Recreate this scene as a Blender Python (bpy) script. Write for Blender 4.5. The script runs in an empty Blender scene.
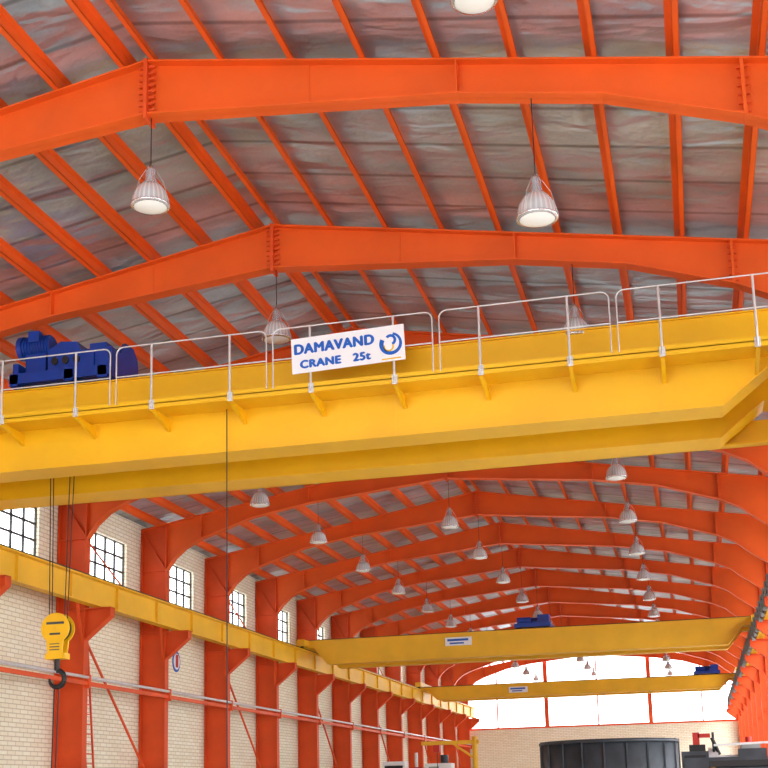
import bpy, math, random
from mathutils import Vector, Matrix
random.seed(4)
HC=1.6
sc=bpy.context.scene
try: sc.view_settings.view_transform='Standard'
except Exception as e: print(e)

# ---------------------------------------------------------------- materials
def s2l(c):
    return tuple((v/255/12.92) if v/255<=0.04045 else ((v/255+0.055)/1.055)**2.4 for v in c)+(1,)
def mat(name,rgb,rough=.5,metal=0,var=.12,scale=1.5,bump=0,bscale=20,spec=.5):
    m=bpy.data.materials.new(name); m.use_nodes=True
    nt=m.node_tree; b=nt.nodes['Principled BSDF']
    b.inputs['Roughness'].default_value=rough; b.inputs['Metallic'].default_value=metal
    b.inputs['Specular IOR Level'].default_value=spec
    c=s2l(rgb)
    tc=nt.nodes.new('ShaderNodeTexCoord')
    if var>0:
        n=nt.nodes.new('ShaderNodeTexNoise'); n.inputs['Scale'].default_value=scale; n.inputs['Detail'].default_value=5
        nt.links.new(tc.outputs['Object'],n.inputs['Vector'])
        r=nt.nodes.new('ShaderNodeValToRGB')
        r.color_ramp.elements[0].position=.3; r.color_ramp.elements[1].position=.7
        r.color_ramp.elements[0].color=tuple(v*(1-var) for v in c[:3])+(1,)
        r.color_ramp.elements[1].color=tuple(min(1,v*(1+var)) for v in c[:3])+(1,)
        nt.links.new(n.outputs['Fac'],r.inputs['Fac']); nt.links.new(r.outputs['Color'],b.inputs['Base Color'])
    else: b.inputs['Base Color'].default_value=c
    return m
ORANGE=mat('orange_paint',(228,92,26),.5,0,.14,.5,spec=.35)
ORANGE_D=mat('orange_primer',(220,82,30),.55,0,.14,.8,spec=.35)
YELLOW=mat('yellow_paint',(238,184,12),.4,0,.08,.6)
YELLOW_D=mat('yellow_paint_aged',(238,184,34),.5,0,.08,.8)
BLUE=mat('blue_paint',(12,58,150),.35,0,.15,3)
WHITE=mat('white_board',(240,242,245),.4,0,.02)
SIGNBLUE=mat('sign_blue',(6,92,190),.5,0,0)
SIGNYEL=mat('sign_yellow',(240,190,30),.5,0,0)
GALV=mat('galvanised_steel',(215,218,220),.35,.3,.08,6)
ALU=mat('spun_aluminium',(215,217,220),.22,.8,.05,5)
BLACK=mat('black_steel',(34,34,36),.5,.2,.1)
DARK=mat('dark_steel_plate',(66,72,80),.5,.3,.25,1.5)
CONC=mat('concrete_floor',(194,194,188),.7,0,.08,.5)
GREY=mat('machine_grey',(150,155,155),.5,0,.1)
RED=mat('red_paint',(190,40,30),.5,0,.1)
WOOD=mat('timber',(180,140,90),.7,0,.2,4)

def brick():
    m=bpy.data.materials.new('cream_brick'); m.use_nodes=True; nt=m.node_tree; b=nt.nodes['Principled BSDF']
    b.inputs['Roughness'].default_value=.8
    tc=nt.nodes.new('ShaderNodeTexCoord'); sp=nt.nodes.new('ShaderNodeSeparateXYZ'); cb=nt.nodes.new('ShaderNodeCombineXYZ')
    ad=nt.nodes.new('ShaderNodeMath'); ad.operation='ADD'
    nt.links.new(tc.outputs['Object'],sp.inputs[0])
    nt.links.new(sp.outputs['X'],ad.inputs[0]); nt.links.new(sp.outputs['Y'],ad.inputs[1])
    nt.links.new(ad.outputs[0],cb.inputs['X']); nt.links.new(sp.outputs['Z'],cb.inputs['Y'])
    br=nt.nodes.new('ShaderNodeTexBrick')
    br.inputs['Color1'].default_value=s2l((250,246,226)); br.inputs['Color2'].default_value=s2l((242,234,208))
    br.inputs['Mortar'].default_value=s2l((206,194,166))
    br.inputs['Scale'].default_value=1; br.inputs['Mortar Size'].default_value=.013
    br.inputs['Brick Width'].default_value=.42; br.inputs['Row Height'].default_value=.13
    nt.links.new(cb.outputs[0],br.inputs['Vector'])
    n=nt.nodes.new('ShaderNodeTexNoise'); n.inputs['Scale'].default_value=.6; nt.links.new(tc.outputs['Object'],n.inputs['Vector'])
    mx=nt.nodes.new('ShaderNodeMixRGB'); mx.blend_type='MULTIPLY'; mx.inputs['Fac'].default_value=.05
    nt.links.new(br.outputs['Color'],mx.inputs['Color1']); nt.links.new(n.outputs['Fac'],mx.inputs['Color2'])
    nt.links.new(mx.outputs[0],b.inputs['Base Color'])
    return m
BRICK=brick()
def foil():
    m=bpy.data.materials.new('foil_insulation'); m.use_nodes=True; nt=m.node_tree; b=nt.nodes['Principled BSDF']
    b.inputs['Metallic'].default_value=.65; b.inputs['Roughness'].default_value=.3
    tc=nt.nodes.new('ShaderNodeTexCoord')
    mp=nt.nodes.new('ShaderNodeMapping'); mp.inputs['Scale'].default_value=(.6,1.1,1)
    nt.links.new(tc.outputs['Object'],mp.inputs['Vector'])
    n=nt.nodes.new('ShaderNodeTexNoise'); n.inputs['Scale'].default_value=.8; n.inputs['Detail'].default_value=3; n.inputs['Roughness'].default_value=.5
    nt.links.new(mp.outputs[0],n.inputs['Vector'])
    r=nt.nodes.new('ShaderNodeValToRGB')
    r.color_ramp.elements[0].position=.35; r.color_ramp.elements[0].color=s2l((158,172,184))
    r.color_ramp.elements[1].position=.7; r.color_ramp.elements[1].color=s2l((206,222,234))
    nt.links.new(n.outputs['Fac'],r.inputs['Fac'])
    # sheet laps across the slope
    w=nt.nodes.new('ShaderNodeTexWave'); w.wave_type='BANDS'; w.bands_direction='Y'; w.inputs['Scale'].default_value=.26; w.inputs['Distortion'].default_value=.35
    nt.links.new(tc.outputs['Object'],w.inputs['Vector'])
    r2=nt.nodes.new('ShaderNodeValToRGB'); r2.color_ramp.elements[0].position=0; r2.color_ramp.elements[0].color=(.4,.39,.38,1)
    r2.color_ramp.elements[1].position=.03; r2.color_ramp.elements[1].color=(1,1,1,1)
    nt.links.new(w.outputs['Fac'],r2.inputs['Fac'])
    mx=nt.nodes.new('ShaderNodeMixRGB'); mx.blend_type='MULTIPLY'; mx.inputs['Fac'].default_value=.8
    nt.links.new(r.outputs[0],mx.inputs['Color1']); nt.links.new(r2.outputs[0],mx.inputs['Color2'])
    nt.links.new(mx.outputs[0],b.inputs['Base Color'])
    # soft sagging pillows + fine crinkle
    mp2=nt.nodes.new('ShaderNodeMapping'); mp2.inputs['Scale'].default_value=(.7,1.7,1)
    nt.links.new(tc.outputs['Object'],mp2.inputs['Vector'])
    n2=nt.nodes.new('ShaderNodeTexNoise'); n2.inputs['Scale'].default_value=.9; n2.inputs['Detail'].default_value=2.5; n2.inputs['Roughness'].default_value=.45; n2.inputs['Distortion'].default_value=.5
    nt.links.new(mp2.outputs[0],n2.inputs['Vector'])
    bp=nt.nodes.new('ShaderNodeBump'); bp.inputs['Strength'].default_value=1; bp.inputs['Distance'].default_value=.2
    nt.links.new(n2.outputs['Fac'],bp.inputs['Height'])
    n3=nt.nodes.new('ShaderNodeTexNoise'); n3.inputs['Scale'].default_value=7; n3.inputs['Detail'].default_value=2
    nt.links.new(tc.outputs['Object'],n3.inputs['Vector'])
    bp2=nt.nodes.new('ShaderNodeBump'); bp2.inputs['Strength'].default_value=.6; bp2.inputs['Distance'].default_value=.035
    nt.links.new(n3.outputs['Fac'],bp2.inputs['Height']); nt.links.new(bp.outputs['Normal'],bp2.inputs['Normal'])
    nt.links.new(bp2.outputs['Normal'],b.inputs['Normal'])
    return m
FOIL=foil()
def glassy():
    m=bpy.data.materials.new('prismatic_reflector'); m.use_nodes=True; nt=m.node_tree; b=nt.nodes['Principled BSDF']
    b.inputs['Roughness'].default_value=.12; b.inputs['Metallic'].default_value=.5
    tc=nt.nodes.new('ShaderNodeTexCoord')
    g=nt.nodes.new('ShaderNodeTexGradient'); g.gradient_type='RADIAL'
    nt.links.new(tc.outputs['Object'],g.inputs['Vector'])
    mu=nt.nodes.new('ShaderNodeMath'); mu.operation='MULTIPLY'; mu.inputs[1].default_value=150
    sn=nt.nodes.new('ShaderNodeMath'); sn.operation='SINE'
    nt.links.new(g.outputs['Fac'],mu.inputs[0]); nt.links.new(mu.outputs[0],sn.inputs[0])
    r=nt.nodes.new('ShaderNodeValToRGB'); r.color_ramp.elements[0].position=.0; r.color_ramp.elements[0].color=s2l((214,220,222)); r.color_ramp.elements[1].position=.8; r.color_ramp.elements[1].color=s2l((248,252,252))
    nt.links.new(sn.outputs[0],r.inputs['Fac']); nt.links.new(r.outputs[0],b.inputs['Base Color'])
    return m
GLASS=glassy()
LENS=mat('lamp_glass',(246,248,244),.1,0,.0)

# ---------------------------------------------------------------- mesh builder
class MB:
    def __init__(s): s.v=[];s.f=[];s.mi=[];s.mats=[];s.sm=[]
    def m(s,mt):
        if mt not in s.mats: s.mats.append(mt)
        return s.mats.index(mt)
    def add(s,vs,fs,mt,smooth=False):
        o=len(s.v); s.v+= [tuple(p) for p in vs]; k=s.m(mt)
        for f in fs: s.f.append([i+o for i in f]); s.mi.append(k); s.sm.append(smooth)
    def box(s,x0,x1,y0,y1,z0,z1,mt):
        vs=[(x0,y0,z0),(x1,y0,z0),(x1,y1,z0),(x0,y1,z0),(x0,y0,z1),(x1,y0,z1),(x1,y1,z1),(x0,y1,z1)]
        s.add(vs,[(0,3,2,1),(4,5,6,7),(0,1,5,4),(1,2,6,5),(2,3,7,6),(3,0,4,7)],mt)
    def pxz(s,poly,y0,y1,mt):
        n=len(poly); vs=[(x,y0,z) for x,z in poly]+[(x,y1,z) for x,z in poly]
        s.add(vs,[list(range(n)),list(range(2*n-1,n-1,-1))]+[(i,i+n,(i+1)%n+n,(i+1)%n) for i in range(n)],mt)
    def pyz(s,poly,x0,x1,mt):
        n=len(poly); vs=[(x0,y,z) for y,z in poly]+[(x1,y,z) for y,z in poly]
        s.add(vs,[list(range(n)),list(range(2*n-1,n-1,-1))]+[(i,i+n,(i+1)%n+n,(i+1)%n) for i in range(n)],mt)
    def cyl(s,p,q,r,mt,seg=10,r2=None,smooth=True):
        p=Vector(p);q=Vector(q); r2=r if r2 is None else r2
        d=(q-p).normalized(); u=d.orthogonal().normalized(); w=d.cross(u)
        vs=[]
        for c,rr in ((p,r),(q,r2)):
            for i in range(seg):
                a=2*math.pi*i/seg; vs.append(c+u*math.cos(a)*rr+w*math.sin(a)*rr)
        s.add(vs,[(i,(i+1)%seg,(i+1)%seg+seg,i+seg) for i in range(seg)],mt,smooth)
        s.add(vs[:seg],[list(range(seg-1,-1,-1))],mt); s.add(vs[seg:],[list(range(seg))],mt)
    def beam(s,p,q,w,h,mt,up=(0,0,1)):
        p=Vector(p);q=Vector(q);d=(q-p).normalized(); up=Vector(up)
        if abs(d.dot(up))>.98: up=Vector((0,1,0))
        a=d.cross(up).normalized(); b=a.cross(d)
        vs=[c+a*i*w/2+b*j*h/2 for c in (p,q) for i,j in ((-1,-1),(1,-1),(1,1),(-1,1))]
        s.add(vs,[(0,3,2,1),(4,5,6,7),(0,1,5,4),(1,2,6,5),(2,3,7,6),(3,0,4,7)],mt)
    def tube(s,pts,r,mt,seg=8):
        for a,b in zip(pts[:-1],pts[1:]): s.cyl(a,b,r,mt,seg)
    def lathe(s,prof,c,mt,seg=24):
        vs=[];n=len(prof)
        for i in range(seg):
            a=2*math.pi*i/seg
            for r,z in prof: vs.append((c[0]+r*math.cos(a),c[1]+r*math.sin(a),c[2]+z))
        fs=[]
        for i in range(seg):
            j=(i+1)%seg
            for k in range(n-1): fs.append((i*n+k,j*n+k,j*n+k+1,i*n+k+1))
        s.add(vs,fs,mt,True)
    def mesh(s,name):
        me=bpy.data.meshes.new(name); me.from_pydata(s.v,[],s.f)
        for mt in s.mats: me.materials.append(mt)
        me.polygons.foreach_set('material_index',s.mi); me.polygons.foreach_set('use_smooth',s.sm)
        me.update(); 
        import bmesh
        bm=bmesh.new(); bm.from_mesh(me); bmesh.ops.recalc_face_normals(bm,faces=bm.faces); bm.to_mesh(me); bm.free()
        return me
    def build(s,name,loc=(0,0,HC),parent=None):
        return inst(name,s.mesh(name),loc,parent)
def inst(name,me,loc=(0,0,HC),parent=None,rot=None):
    o=bpy.data.objects.new(name,me); sc.collection.objects.link(o); o.location=loc
    if rot: o.rotation_euler=rot
    if parent: o.parent=parent
    return o
def empty(name,loc=(0,0,HC)):
    o=bpy.data.objects.new(name,None); sc.collection.objects.link(o); o.location=loc; o.empty_display_size=.3; return o

# ---------------------------------------------------------------- layout (z relative to eye height)
RX=-7.56; RZ=11.26; SL=.17
XL=-18.6; XR=4.15
COLD=.95
Y1=16.5; BAY=6.0
FY=[Y1+BAY*k for k in range(-3,15)]   # -1.5 .. 100.5
YS,YE=-4.0,100.9
FL=-HC
def dep(t):
    P=[(0,.92),(4.85,.56),(6.9,.56),(8.8,.86),(9.4,1.05),(9.8,1.32),(10.1,1.7),(11.8,2.1)]
    for (a,da),(b,db) in zip(P[:-1],P[1:]):
        if t<=b: return da+(db-da)*(t-a)/(b-a)
    return P[-1][1]
def topz(t): return RZ-SL*t

# ---- portal frame
fm=MB(); FW=.15
for sgn,HW in ((-1,RX-XL),(1,XR-RX)):
    X=lambda t: RX+sgn*t
    ts=[0,1.5,3,4.85,6.9,8.8,9.4,9.8,HW-COLD]
    top=[(X(t),topz(t)) for t in ts]+[(X(HW),topz(HW))]
    bot=[(X(t),topz(t)-dep(t)) for t in ts]
    fm.pxz(top[:-1]+bot[::-1],-.008,.008,ORANGE)
    bz=bot[-1][1]
    for a,b in zip(top[:-1],top[1:]): fm.pxz([a,b,(b[0],b[1]-.03),(a[0],a[1]-.03)],-FW,FW,ORANGE)
    for a,b in zip(bot[:-1],bot[1:]): fm.pxz([a,b,(b[0],b[1]+.03),(a[0],a[1]+.03)],-FW,FW,ORANGE)
    xi=X(HW-COLD); xo=X(HW)
    fm.pxz([(xi,topz(HW-COLD)),(xo,topz(HW)),(xo,FL),(xi,FL)],-.008,.008,ORANGE_D)
    fm.box(min(xi,xi+sgn*.03),max(xi,xi+sgn*.03),-FW,FW,FL,topz(HW-COLD)-.04,ORANGE_D)
    fm.box(min(xo,xo-sgn*.03),max(xo,xo-sgn*.03),-FW,FW,FL,topz(HW)-.02,ORANGE_D)
    for z in (bz,5.65,3.5,1.0):
        fm.box(min(xi,xo),max(xi,xo),-FW+.01,FW-.01,z-.015,z+.015,ORANGE_D)
    fm.beam((xi,0,bz),(xo,0,topz(HW)-.05),.26,.025,ORANGE_D,up=(0,0,1))
    fm.box(min(xi,xo),max(xi,xo),-.25,.25,FL,FL+.04,ORANGE_D)
    for t,w in ((2.6,.006),(4.85,.012),(8.8,.025)):
        x=X(t); yy=.02 if t<3 else FW-.005
        fm.box(x-w,x+w,-yy,yy,topz(t)-dep(t),topz(t)-.02,ORANGE)
    for i in range(6):
        t=8.8; z=topz(t)-.12-i*(dep(t)-.2)/5
        for dx in(-.05,.05):
            for yy in (-.07,.07): fm.box(X(t)+dx-.025,X(t)+dx+.025,yy-.018,yy+.018,z-.018,z+.018,ORANGE_D)
    bx=xi-sgn*.85
    fm.pxz([(xi,5.7),(bx,5.7),(bx,5.45),(xi,4.75)],-.012,.012,ORANGE_D)
    fm.box(min(xi,bx),max(xi,bx),-FW,FW,5.67,5.7,ORANGE_D)
    fm.beam((xi,0,4.75),(bx,0,5.45),.28,.025,ORANGE_D)
    fm.box(min(bx,bx+sgn*.02),max(bx,bx+sgn*.02),-FW,FW,5.45,5.7,ORANGE_D)
fm.box(RX-.03,RX+.03,-.17,.17,RZ-1.0,RZ+.01,ORANGE_D)
for i in range(8):
    z=RZ-.1-i*.105
    for dx in (-1,1):
        for yy in (-.08,.08):
            fm.box(RX+dx*.03 if dx>0 else RX-.13,RX+.13 if dx>0 else RX-.03,yy-.02,yy+.02,z-.02,z+.02,ORANGE_D)
fme=fm.mesh('steel_portal_frame')
for y in FY: inst('steel_portal_frame',fme,(0,y,HC))

# ---- purlins
pm=MB()
for sgn,HW,t0 in ((-1,RX-XL,.35),(1,XR-RX,.06)):
    t=t0
    while t<HW-.05:
        def P(a,b): return (RX+sgn*(t+a),topz(t+a)+b)
        th=.012; w=.09; h=.2
        pm.pxz([P(0,0),P(th,0),P(th,h),P(0,h)],YS,YE,ORANGE)
        pm.pxz([P(0,0),P(w,0),P(w,th),P(0,th)],YS,YE,ORANGE)
        pm.pxz([P(w-.01,0),P(w,0),P(w,.03),P(w-.01,.03)],YS,YE,ORANGE)
        pm.pxz([P(-w,h),P(0,h),P(0,h-th),P(-w,h-th)],YS,YE,ORANGE)
        t+=1.12
pm.build('roof_purlins')

# ---- ceiling (roof sheet), walls, floor
cm=MB()
ov=.35
cm.pxz([(XL-ov,topz(RX-XL+ov)+.2),(RX,RZ+.2),(XR+ov,topz(XR-RX+ov)+.2),(XR+ov,topz(XR-RX+ov)+.32),(RX,RZ+.32),(XL-ov,topz(RX-XL+ov)+.32)],YS,YE+.2,FOIL)
cm.build('ceiling')
def sidewall(name,x0,x1,eave,WZ0,WZ1,hw):
    w=MB()
    w.box(x0,x1,YS,YE,FL,WZ0,BRICK); w.box(x0,x1,YS,YE,WZ1,eave,BRICK)
    ys=[YS]
    for y in FY[:-1]:
        c=y+BAY/2; ys+= [c-hw,c+hw]
    ys.append(YE)
    for a,b in zip(ys[0::2],ys[1::2]): w.box(x0,x1,a,b,WZ0,WZ1,BRICK)
    w.build(name)
def window(x,y,z0,z1,hw,nx,nz,n):
    wm=MB()
    for i in range(nx+1):
        yy=-hw+i*2*hw/nx; wm.box(-.03,.03,yy-.03,yy+.03,z0,z1,BLACK)
    for i in range(nz+1):
        z=z0+i*(z1-z0)/nz; wm.box(-.03,.03,-hw,hw,z-.03,z+.03,BLACK)
    return wm.mesh('window')
sidewall('wall_left',XL-.32,XL-.03,topz(RX-XL)+.17,7.15,8.65,1.75)
sidewall('wall_right',XR+.03,XR+.32,topz(XR-RX)+.17,.2,8.4,2.4)  # tall window openings invented on this side to let daylight into the hall
n=1
for x,a in ((XL-.15,(7.15,8.65,1.75,5,3)),(XR+.15,(.2,8.4,2.4,4,6))):  # second entry frames the daylight openings added in the right wall
    wme=window(0,0,*a,0)
    for y in FY[:-1]:
        inst('window_%d'%n,wme,(x,y+BAY/2,HC)); n+=1
bw=MB(); bw.box(XL-.32,XR+.32,YE,YE+.3,FL,4.75,BRICK); bw.build('wall_back')
gw=MB()
for x in (-15.4,-11.45,-7.4,-3.35,.6):
    t=abs(x-RX); wd=.16 if x in(-11.45,-3.35) else .05
    gw.box(x-wd,x+wd,YE+.05,YE+.25,4.75,topz(t)+.1,ORANGE_D)
for z,hh in ((4.8,.1),(7.6,.05)):
    gw.box(XL,XR,YE+.06,YE+.22,z-hh,z+hh,ORANGE_D)
gw.build('window_%d'%n)
flm=MB(); flm.box(XL-4,XR+6,-14,106,FL-.3,FL,CONC); flm.build('floor')

# ---- runway beams
LRX,RRX=-17.2,2.75
def runway(x,sgn):
    r=MB()
    r.box(x-.01,x+.01,YS,YE-.3,5.7,6.5,YELLOW_D)
    r.box(x-.2,x+.2,YS,YE-.3,6.46,6.5,YELLOW_D); r.box(x-.15,x+.15,YS,YE-.3,5.7,5.74,YELLOW_D)
    r.box(x-.035,x+.035,YS,YE-.3,6.5,6.6,BLACK)
    y=YS+.5
    while y<YE-.5:
        r.box(x-.1,x+.1,y-.008,y+.008,5.74,6.46,YELLOW_D); y+=3
    r.build('crane_runway_beam')
runway(LRX,1); runway(RRX,-1)
t=MB()
t.cyl((XL+COLD+.1,YS,3.62),(XL+COLD+.1,YE-.3,3.62),.05,GALV,8)
t.box(XL+COLD,XL+COLD+.1,YS,YE-.3,3.38,3.5,ORANGE_D)
for y in FY: t.box(XL+COLD,XL+COLD+.16,y-.05,y+.05,3.3,3.7,ORANGE_D)
t.build('wall_strut_pipe')
t=MB()
cx=RRX-.24
t.box(cx-.03,cx,YS,YE-.3,5.95,6.03,BLACK); t.box(cx-.03,cx,YS,YE-.3,6.15,6.23,BLACK); t.box(cx-.03,cx,YS,YE-.3,5.72,5.8,BLACK)
t.box(cx,cx+.01,YS,YE-.3,5.7,6.3,DARK)
yy=YS+.5
while yy<YE-1:
    t.box(cx-.08,cx+.04,yy,yy+.12,5.6,6.35,GREY); yy+=1.5
t.build('conductor_rail')
b=MB()
for k,y in enumerate(FY[:-1]):
    if k%2==0:
        x=XL+.5
        b.cyl((x,y+.1,5.5),(x,y+BAY-.1,.4),.045,ORANGE_D,8)
        b.cyl((x,y+.1,8.3),(x,y+BAY-.1,5.8),.03,ORANGE_D,6)
    x=XL+COLD-.1
    for dy,e in ((1,1),(-1,-1)):
        b.beam((x,y+dy*.1,4.7),(x+.35,y+dy*1.1,5.68),.08,.08,ORANGE_D)
b.build('wall_cross_bracing')

# ---- high bay lamps
def lamp_mesh(cable):
    l=MB()
    l.cyl((0,0,.36),(0,0,cable),.008,BLACK,6)
    l.lathe([(0,.4),(.03,.4),(.04,.36),(.07,.34),(.08,.3),(.085,.17),(.11,.12),(.115,.08)],(0,0,0),ALU,20)
    l.lathe([(.115,.09),(.17,.06),(.22,-.01),(.26,-.09),(.28,-.17),(.29,-.24),(.295,-.25)],(0,0,0),GLASS,32)
    l.lathe([(.295,-.25),(.3,-.265),(.29,-.28),(.25,-.29)],(0,0,0),ALU,28)
    l.lathe([(.26,-.28),(.2,-.305),(.1,-.32),(0,-.325)],(0,0,0),LENS,28)
    for a in range(3):
        th=a*2.09; c,s_=math.cos(th),math.sin(th)
        l.tube([(c*.09,s_*.09,.3),(c*.21,s_*.21,.1),(c*.3,s_*.3,-.25)],.004,GALV,5)
    return l
rows=[('A',-7.52,9.14),('B',-1.66,8.7),('C',-12.1,8.75)]
for nm,x,z in rows:
    t=abs(x-RX); zb=topz(t)-dep(t)
    for k,y in enumerate(FY):
        if y<16 or (nm=='C' and y<30) or (nm=='A' and 25<y<36): continue
        zz=z
        if nm=='B': zz=8.12 if abs(y-16.5)<.1 else (8.5 if y<24 else z)
        if nm=='A' and y>38: zz=8.95
        key='lamp_%s_%.2f'%(nm,zz)
        me=bpy.data.meshes.get(key) or lamp_mesh(zb-zz+.02).mesh(key)
        inst('high_bay_lamp',me,(x,y,HC+zz))
inst('high_bay_lamp',lamp_mesh(.4).mesh('lamp_D'),(-2.05,14.0,HC+9.94))

# ---------------------------------------------------------------- cranes
def sign_text(parent,body,x,y,z,size,m,bold=.01,sx=1):
    for k in range(5):
        cu=bpy.data.curves.new('lettering','FONT'); cu.body=body; cu.size=size; cu.extrude=.003
        cu.align_x='LEFT'; cu.space_character=1.1; cu.materials.append(m)
        o=bpy.data.objects.new('lettering',cu); sc.collection.objects.link(o); o.parent=parent
        dx,dz=((0,0),(bold,0),(-bold,0),(0,bold*.6),(0,-bold*.6))[k]
        o.location=(x+dx,y-.0005*k,z+dz); o.rotation_euler=(math.pi/2,0,0); o.scale=(sx,1,1)

crane=empty('overhead_travelling_crane',(0,0,HC))
Z0,ZT=6.6,8.27
def girder(y0,y1,z0,zt,xa,xb,tap,zend,mt,web_in=.06):
    g=MB()
    L0,L1,R1,R0=tap
    pts=[(xa,zend),(L0,zend),(L1,z0),(R1,z0),(R0,zend),(xb,zend)]
    g.pxz([(xa,zt)]+pts+[(xb,zt)],y0+web_in,y1-web_in,mt)
    for a,b in zip(pts[:-1],pts[1:]): g.pxz([a,b,(b[0],b[1]-.025),(a[0],a[1]-.025)],y0,y1,mt)
    g.box(xa,xb,y0,y1,zt,zt+.025,mt)
    g.box(xa+.3,xb-.3,(y0+y1)/2-.03,(y0+y1)/2+.03,zt+.025,zt+.09,BLACK)
    return g
TAP=(-16.4,-15.55,.86,1.72)
g1=girder(22.2,22.95,Z0,ZT,-17.5,3.05,TAP,7.27,YELLOW)
WY0=21.4; DZ=7.42
g1.box(-17.2,2.9,WY0,22.26,DZ,DZ+.02,YELLOW)
g1.box(-17.2,2.9,WY0,WY0+.02,DZ-.08,DZ+.1,YELLOW)
posts=[1.485-1.595*k for k in range(0,12)]
for x in posts:
    g1.pyz([(WY0,DZ-.06),(22.27,DZ-.06),(22.27,DZ-.3),(WY0+.06,DZ-.11)],x-.006,x+.006,YELLOW)
    g1.beam((x,WY0+.02,DZ-.12),(x,22.27,DZ-.31),.07,.012,YELLOW)
for x in (-11.2,-5.1,-.2): g1.box(x-.008,x+.008,22.252,22.26,Z0,DZ,YELLOW_D)
g1.build('near_girder',(0,0,0),crane)
g2=girder(24.35,25.15,Z0,ZT,-17.5,3.05,TAP,7.27,YELLOW)
g2.box(-15.5,2.55,25.15,25.4,6.62,6.66,YELLOW); g2.box(-15.5,2.55,25.38,25.4,6.62,7.15,YELLOW)
g2.build('far_girder',(0,0,0),crane)
r=MB()
for x in posts:
    r.cyl((x,WY0-.03,DZ-.08),(x,WY0-.03,DZ+1.2),.022,GALV,8)
    r.box(x-.05,x+.05,WY0-.02,WY0,DZ-.1,DZ+.08,GALV)
zt=DZ+1.2
for i in range(0,12,2):
    c=(posts[i]+posts[i+1])/2; a,b_=c-1.53,c+1.53
    y=WY0-.03; rr=.14
    pts=[(a,y,DZ+.6)]
    for q in range(5):
        th=math.pi-q*math.pi/8; pts.append((a+rr+rr*math.cos(th),y,zt-rr+rr*math.sin(th)))
    for q in range(5):
        th=math.pi/2-q*math.pi/8; pts.append((b_-rr+rr*math.cos(th),y,zt-rr+rr*math.sin(th)))
    pts+=[(b_,y,DZ+.6)]
    pts.append((a,y,DZ+.6))
    r.tube(pts,.014,GALV,7)
    r.cyl((a,y,DZ+.6),(a,y,DZ+.05),.012,GALV,6); r.cyl((b_,y,DZ+.6),(b_,y,DZ+.05),.012,GALV,6)
r.build('handrail',(0,0,0),crane)
e=MB()
for x in (LRX,RRX):
    e.box(x-.22,x+.22,21.3,26.0,6.78,7.24,YELLOW)
    for y in (21.6,25.7):
        e.cyl((x-.07,y,6.8),(x+.07,y,6.8),.2,BLACK,20)
        e.box(x-.24,x+.24,y-.3,y+.3,6.95,7.25,YELLOW)
e.build('end_carriages',(0,0,0),crane)
tr=MB()
tr.box(-13.9,-11.2,22.35,22.7,ZT+.2,ZT+.42,BLUE); tr.box(-13.9,-11.2,24.6,24.95,ZT+.2,ZT+.42,BLUE)
for x in (-13.8,-12.3,-11.4): tr.box(x-.12,x+.12,22.35,24.95,ZT+.15,ZT+.4,BLUE)
for x in (-13.6,-11.5):
    for y in (22.58,24.75): tr.cyl((x,y-.05,ZT+.25),(x,y+.05,ZT+.25),.17,BLACK,16)
tr.cyl((-12.95,23.6,9.1),(-11.45,23.6,9.1),.32,BLUE,24)
for i in range(14): tr.cyl((-12.85+i*.1,23.6,9.1),(-12.82+i*.1,23.6,9.1),.35,BLACK,24)
for x in (-13.0,-11.42):
    tr.pyz([(23.1,8.6),(24.1,8.6),(24.0,9.3),(23.8,9.5),(23.4,9.5),(23.2,9.3)],x-.04,x+.04,BLUE)
tr.pxz([(-13.1,8.6),(-12.2,8.6),(-12.15,9.1),(-12.3,9.38),(-12.75,9.42),(-13.1,9.25)],22.7,23.2,BLUE)
tr.box(-12.15,-11.3,22.6,23.1,8.6,9.15,BLUE)
tr.box(-12.0,-11.75,22.55,22.6,8.75,9.1,BLUE); tr.box(-11.6,-11.35,22.55,22.6,8.75,9.1,BLUE)
for x in (-12.9,-12.6,-12.3): tr.cyl((x,22.66,9.0),(x,22.7,9.0),.09,BLACK,14)
tr.box(-11.95,-11.5,22.7,23.0,9.15,9.3,BLUE)
tr.cyl((-13.85,22.9,9.42),(-13.1,22.9,9.42),.21,BLUE,20)
for i in range(9): tr.cyl((-13.8+i*.078,22.9,9.42),(-13.775+i*.078,22.9,9.42),.25,BLUE,20)
tr.cyl((-13.98,22.9,9.42),(-13.85,22.9,9.42),.26,BLUE,20)
tr.box(-13.6,-13.3,22.6,22.75,9.45,9.68,BLUE)
tr.box(-13.75,-13.2,22.75,23.05,8.6,9.25,BLUE)
tr.cyl((-13.7,23.3,8.95),(-13.1,23.3,8.95),.2,BLUE,18)
tr.box(-14.0,-13.85,22.6,24.6,8.5,9.0,BLUE)
to=tr.build('hoist_trolley',(-1.75,0,.02),crane); to.scale=(.83,1,1)
ro=MB(); hx,hy,hz=-12.72,23.6,3.5
for dx0,dx1 in ((-.3,-.2),(-.22,-.14),(.22,.14),(.34,.2)):
    ro.cyl((hx+dx0,hy,8.8),(hx+dx1,hy,hz),.011,BLACK,6)
ro.build('hoist_ropes',(0,0,0),crane)
hk=MB()
for s_ in (-1,1):
    hk.cyl((hx,hy+s_*.1,hz+.02),(hx,hy+s_*.13,hz+.02),.32,YELLOW,28)
    hk.pxz([(hx-.2,hz-.15),(hx+.2,hz-.15),(hx+.15,hz-.62),(hx-.15,hz-.62)],hy+s_*.115-.02,hy+s_*.115+.02,YELLOW)
hk.cyl((hx,hy-.07,hz+.02),(hx,hy+.07,hz+.02),.27,BLACK,24)
hk.cyl((hx,hy-.14,hz+.02),(hx,hy+.14,hz+.02),.05,YELLOW_D,14)
hk.box(hx-.2,hx+.2,hy-.136,hy-.13,hz+.1,hz+.15,DARK)
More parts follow.
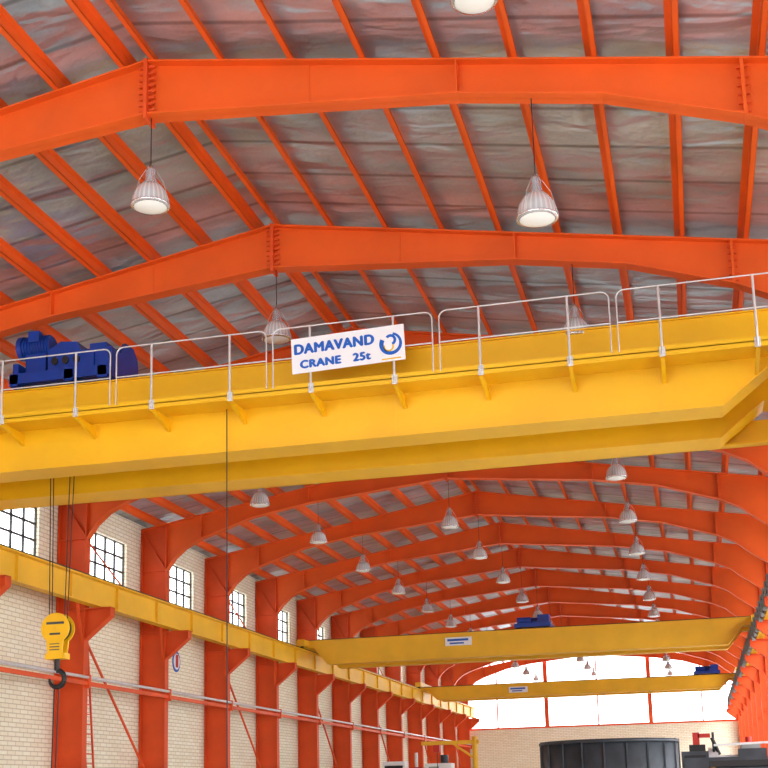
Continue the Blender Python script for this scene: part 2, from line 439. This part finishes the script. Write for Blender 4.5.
hk.box(hx-.12,hx+.12,hy-.136,hy-.13,hz-.12,hz-.08,DARK)
for i in range(3): hk.box(hx-.11,hx+.11,hy-.142,hy-.13,hz-.32-i*.06,hz-.3-i*.06,DARK)
hk.box(hx-.22,hx+.22,hy-.12,hy+.12,hz-.62,hz-.5,YELLOW)
hk.cyl((hx,hy,hz-.6),(hx,hy,hz-.85),.055,BLACK,12)
pts=[]
for i in range(17):
    a=math.radians(90-i*17); pts.append((hx+.17*math.cos(a)*1.0,hy,hz-1.02+.17*math.sin(a)))
for i,(p,q) in enumerate(zip(pts[:-1],pts[1:])):
    r1=.055-.035*max(0,i-9)/7; hk.cyl(p,q,r1,BLACK,10)
hk.cyl((hx-.05,hy,hz-1.18),(hx-.1,hy,FL+.3),.014,BLACK,6)
hk.cyl((hx+.05,hy,hz-1.18),(hx-.02,hy,FL+.3),.014,BLACK,6)
hk.build('hook_block',(0,0,0),crane)
pc=MB()
pc.cyl((-8.42,22.1,7.4),(-8.42,22.1,.1),.012,BLACK,6); pc.box(-8.49,-8.35,22.04,22.16,-.3,.12,YELLOW)
pc.build('control_pendant',(0,0,0),crane)
sgn_=empty('sign_board',(0,0,0)); sgn_.parent=crane
sx,sz,sy=-6.82,7.68,WY0-.1
sgn_.location=(sx,sy,sz); sgn_.rotation_euler=(0,-.03,0)
sb=MB(); sb.box(0,2.16,0,.02,0,.68,WHITE)
for x in (.4,1.8): sb.box(x-.03,x+.03,.02,.07,.05,.6,GALV)
sb.build('board',(0,0,0),sgn_)
sign_text(sgn_,'DAMAVAND',.05,-.006,.37,.27,SIGNBLUE,.016,.95)
sign_text(sgn_,'CRANE   25t',.16,-.006,.09,.21,SIGNBLUE,.015,1.08)
lg=MB()
def arc(cx,cz,r,a0,a1,w,m,n=18,y=-.008,w2=None):
    o=[];i_=[]
    for k in range(n+1):
        a=math.radians(a0+(a1-a0)*k/n); ww=w if w2 is None else w+(w2-w)*k/n
        o.append((cx+r*math.cos(a),cz+r*math.sin(a))); i_.append((cx+(r-ww)*math.cos(a),cz+(r-ww)*math.sin(a)))
    for k in range(n): lg.pxz([o[k],o[k+1],i_[k+1],i_[k]],y,-.001,m)
arc(1.9,.33,.215,-210,75,.085,SIGNBLUE,28,-.008,.04)
arc(1.9,.4,.11,-70,140,.05,SIGNBLUE)
arc(1.86,.28,.1,-200,20,.03,SIGNYEL)
lg.box(1.72,2.08,-.008,-.001,.03,.055,SIGNYEL)
lg.build('logo',(0,0,0),sgn_)

def far_crane(y,z0,zt,trx,boards):
    c=empty('overhead_travelling_crane',(0,0,HC))
    ze=max(6.62,z0+.3)
    for k,(a,b_) in enumerate(((y,y+.6),(y+1.9,y+2.5))):
        g=girder(a,b_,z0,zt,-17.35,2.9,(-16.75,-16.1,1.6,2.25),min(ze,zt-.15),YELLOW_D,.05)
        g.build('girder_%d'%(k+1),(0,0,0),c)
    e=MB()
    for x in (LRX,RRX):
        e.box(x-.18,x+.18,y-.6,y+3.1,6.66,6.95,YELLOW_D)
        for yy in (y-.3,y+2.8): e.cyl((x-.06,yy,6.72),(x+.06,yy,6.72),.12,BLACK,14)
    e.build('end_carriages',(0,0,0),c)
    t=MB()
    t.box(trx-.8,trx+.8,y+.1,y+2.4,zt+.12,zt+.3,BLUE)
    t.cyl((trx-.6,y+1.2,zt+.45),(trx+.4,y+1.2,zt+.45),.22,BLUE,16)
    t.box(trx+.2,trx+.7,y+.5,y+1.3,zt+.25,zt+.7,BLUE); t.cyl((trx-.7,y+.5,zt+.45),(trx-.1,y+.5,zt+.45),.16,BLUE,14)
    for x in (trx-.6,trx+.6):
        for yy in (y+.3,y+2.2): t.cyl((x,yy-.05,zt+.15),(x,yy+.05,zt+.15),.13,BLACK,12)
    t.build('hoist_trolley',(0,0,0),c)
    b=MB()
    for bx in boards:
        b.box(bx-.6,bx+.6,y-.03,y,zt-.55,zt-.18,WHITE); b.box(bx-.5,bx+.45,y-.036,y-.03,zt-.35,zt-.25,SIGNBLUE); b.box(bx-.4,bx+.25,y-.036,y-.03,zt-.48,zt-.41,SIGNBLUE)
    b.build('sign_boards',(0,0,0),c)
far_crane(55,5.85,6.92,-6.7,[-10.0])
far_crane(80,5.85,6.62,.9,[-10.8])

l=MB(); lx=-17.9
for y in (35.5,36.0): l.beam((lx,y,FL),(lx-.35,y-.3,5.2),.05,.05,ORANGE_D)
z=FL+.3
while z<5.1:
    f=(z-FL)/6.8; l.cyl((lx-.35*f,35.5-.3*f,z),(lx-.35*f,36.0-.3*f,z),.018,ORANGE_D,6); z+=.3
l.build('access_ladder')
em=MB()
def disc(cy,cz,r,x,m,n=24):
    em.pyz([(cy+r*math.cos(2*math.pi*i/n),cz+r*1.1*math.sin(2*math.pi*i/n)) for i in range(n)],x,x+.015,m)
disc(43.6,5.0,.36,XL-.03,SIGNBLUE); disc(43.6,5.0,.27,XL-.015,WHITE); em.box(XL,XL+.02,43.5,43.7,4.78,5.25,RED)
em.build('wall_emblem')

# ---- floor equipment
tk=MB(); cx,cy,R=-4.0,60,3.15; top=2.12
tk.lathe([(R,FL),(R,top),(R-.03,top),(R-.03,FL)],(cx,cy,0),DARK,56)
for z in (FL+.05,.3,top-.1): tk.lathe([(R,z-.06),(R+.07,z-.06),(R+.07,z+.06),(R,z+.06)],(cx,cy,0),DARK,56)
for i in range(20):
    a=i*math.pi/10; tk.beam((cx+(R+.03)*math.cos(a),cy+(R+.03)*math.sin(a),FL),(cx+(R+.03)*math.cos(a),cy+(R+.03)*math.sin(a),top),.06,.06,DARK)
tk.build('steel_tank')
mc=MB()
mc.box(-.6,2.6,49.0,50.8,FL,-.2,GREY); mc.box(-.6,.4,49.3,50.7,-.2,1.25,DARK); mc.box(-.5,.3,49.26,49.3,.2,1.1,BLACK)
mc.cyl((.4,50,.8),(.75,50,.8),.6,GALV,24); mc.box(1.5,2.5,49.3,50.6,-.2,1.3,DARK); mc.cyl((.75,50,.9),(1.55,50,.9),.2,GALV,14)
mc.box(-.3,.3,49.5,50.2,1.25,1.5,BLACK); mc.box(-.15,.1,49.4,49.6,1.5,1.95,RED); mc.box(.05,.5,49.4,49.6,1.75,1.9,RED)
mc.cyl((.6,49.6,1.2),(.6,49.6,1.95),.05,BLACK,8); mc.cyl((.8,49.6,1.1),(.55,49.6,1.75),.07,BLACK,8)
mc.box(1.6,2.3,49.5,50.4,1.3,1.45,GREY); mc.cyl((1.9,49.9,1.45),(1.9,49.9,1.75),.12,RED,12)
mc.beam((.6,49.2,1.45),(2.7,49.2,1.5),.08,.08,GALV); mc.box(-.5,2.5,49.0,49.1,-.2,1.0,DARK)
mc.build('lathe_machine')
pl=MB()
for i in range(9): pl.box(.2+random.random()*.2,3.0-random.random()*.2,44.0,46.2,FL+.1+i*.26,FL+.3+i*.26,DARK if i%2 else BLACK)
for i in range(9): pl.box(.4,.55,44.1,46.1,FL+i*.26-.0,FL+.1+i*.26,WOOD); pl.box(2.4,2.55,44.1,46.1,FL+i*.26,FL+.1+i*.26,WOOD)
pl.build('steel_plate_stack')
j=MB()
j.cyl((-10.3,60,FL),(-10.3,60,2.55),.13,YELLOW_D,14); j.cyl((-10.3,60,FL),(-10.3,60,FL+.06),.35,YELLOW_D,16)
j.box(-12.9,-10.1,59.9,60.1,2.2,2.38,YELLOW_D); j.beam((-10.3,60,1.5),(-11.3,60,2.2),.1,.1,YELLOW_D)
j.box(-12.3,-12.0,59.85,60.15,1.85,2.2,RED); j.cyl((-12.15,60,1.85),(-12.15,60,.8),.02,BLACK,6)
j.build('jib_crane')
c=MB()
c.box(-15.2,-11.4,60.5,61.8,FL,.6,GREY); c.box(-15.0,-13.9,60.6,61.4,.6,1.5,WHITE); c.box(-14.9,-14.0,60.55,60.6,.8,1.3,BLACK); c.box(-13.7,-13.1,60.7,61.2,.6,1.2,RED)
c.cyl((-13.4,61,1.2),(-13.4,61,1.9),.08,GALV,10); c.box(-12.9,-11.6,60.6,61.5,.6,1.35,WHITE); c.box(-12.7,-12.2,60.55,60.6,.7,1.2,GREY)
c.cyl((-12.0,61,1.35),(-12.0,61,1.75),.2,DARK,14)
c.build('milling_machine')

# ---------------------------------------------------------------- camera
ax=Vector((.9704,-.0702,-.2309)); ay=Vector((.2398,.1799,.9540)); az=Vector((-.0250,-.9812,.1913))
right=Vector((ax.x,ay.x,az.x)).normalized(); up=-Vector((ax.y,ay.y,az.y)); back=-Vector((ax.z,ay.z,az.z))
back=(back-right*back.dot(right)).normalized(); up=back.cross(right)
M=Matrix.Identity(4)
for i in range(3): M[i][0]=right[i]; M[i][1]=up[i]; M[i][2]=back[i]
M[0][3],M[1][3],M[2][3]=0,0,HC
cd=bpy.data.cameras.new('camera'); co=bpy.data.objects.new('camera',cd); sc.collection.objects.link(co)
co.matrix_world=M; cd.sensor_width=36; cd.lens=1257/768*36; cd.shift_y=(548-384)/768; cd.clip_end=500
sc.camera=co

# ---------------------------------------------------------------- light
w=bpy.data.worlds.new('sky'); sc.world=w; w.use_nodes=True
bg=w.node_tree.nodes['Background']; bg.inputs['Color'].default_value=(.95,.98,1,1); bg.inputs['Strength'].default_value=5.1
sd=bpy.data.lights.new('sun','SUN'); sd.energy=3.0; sd.angle=math.radians(25); sd.color=(1,.97,.92)
so=bpy.data.objects.new('sun',sd); sc.collection.objects.link(so)
so.rotation_euler=Vector((-.75,.45,-.38)).to_track_quat('-Z','Y').to_euler(); so.location=(20,-20,20)
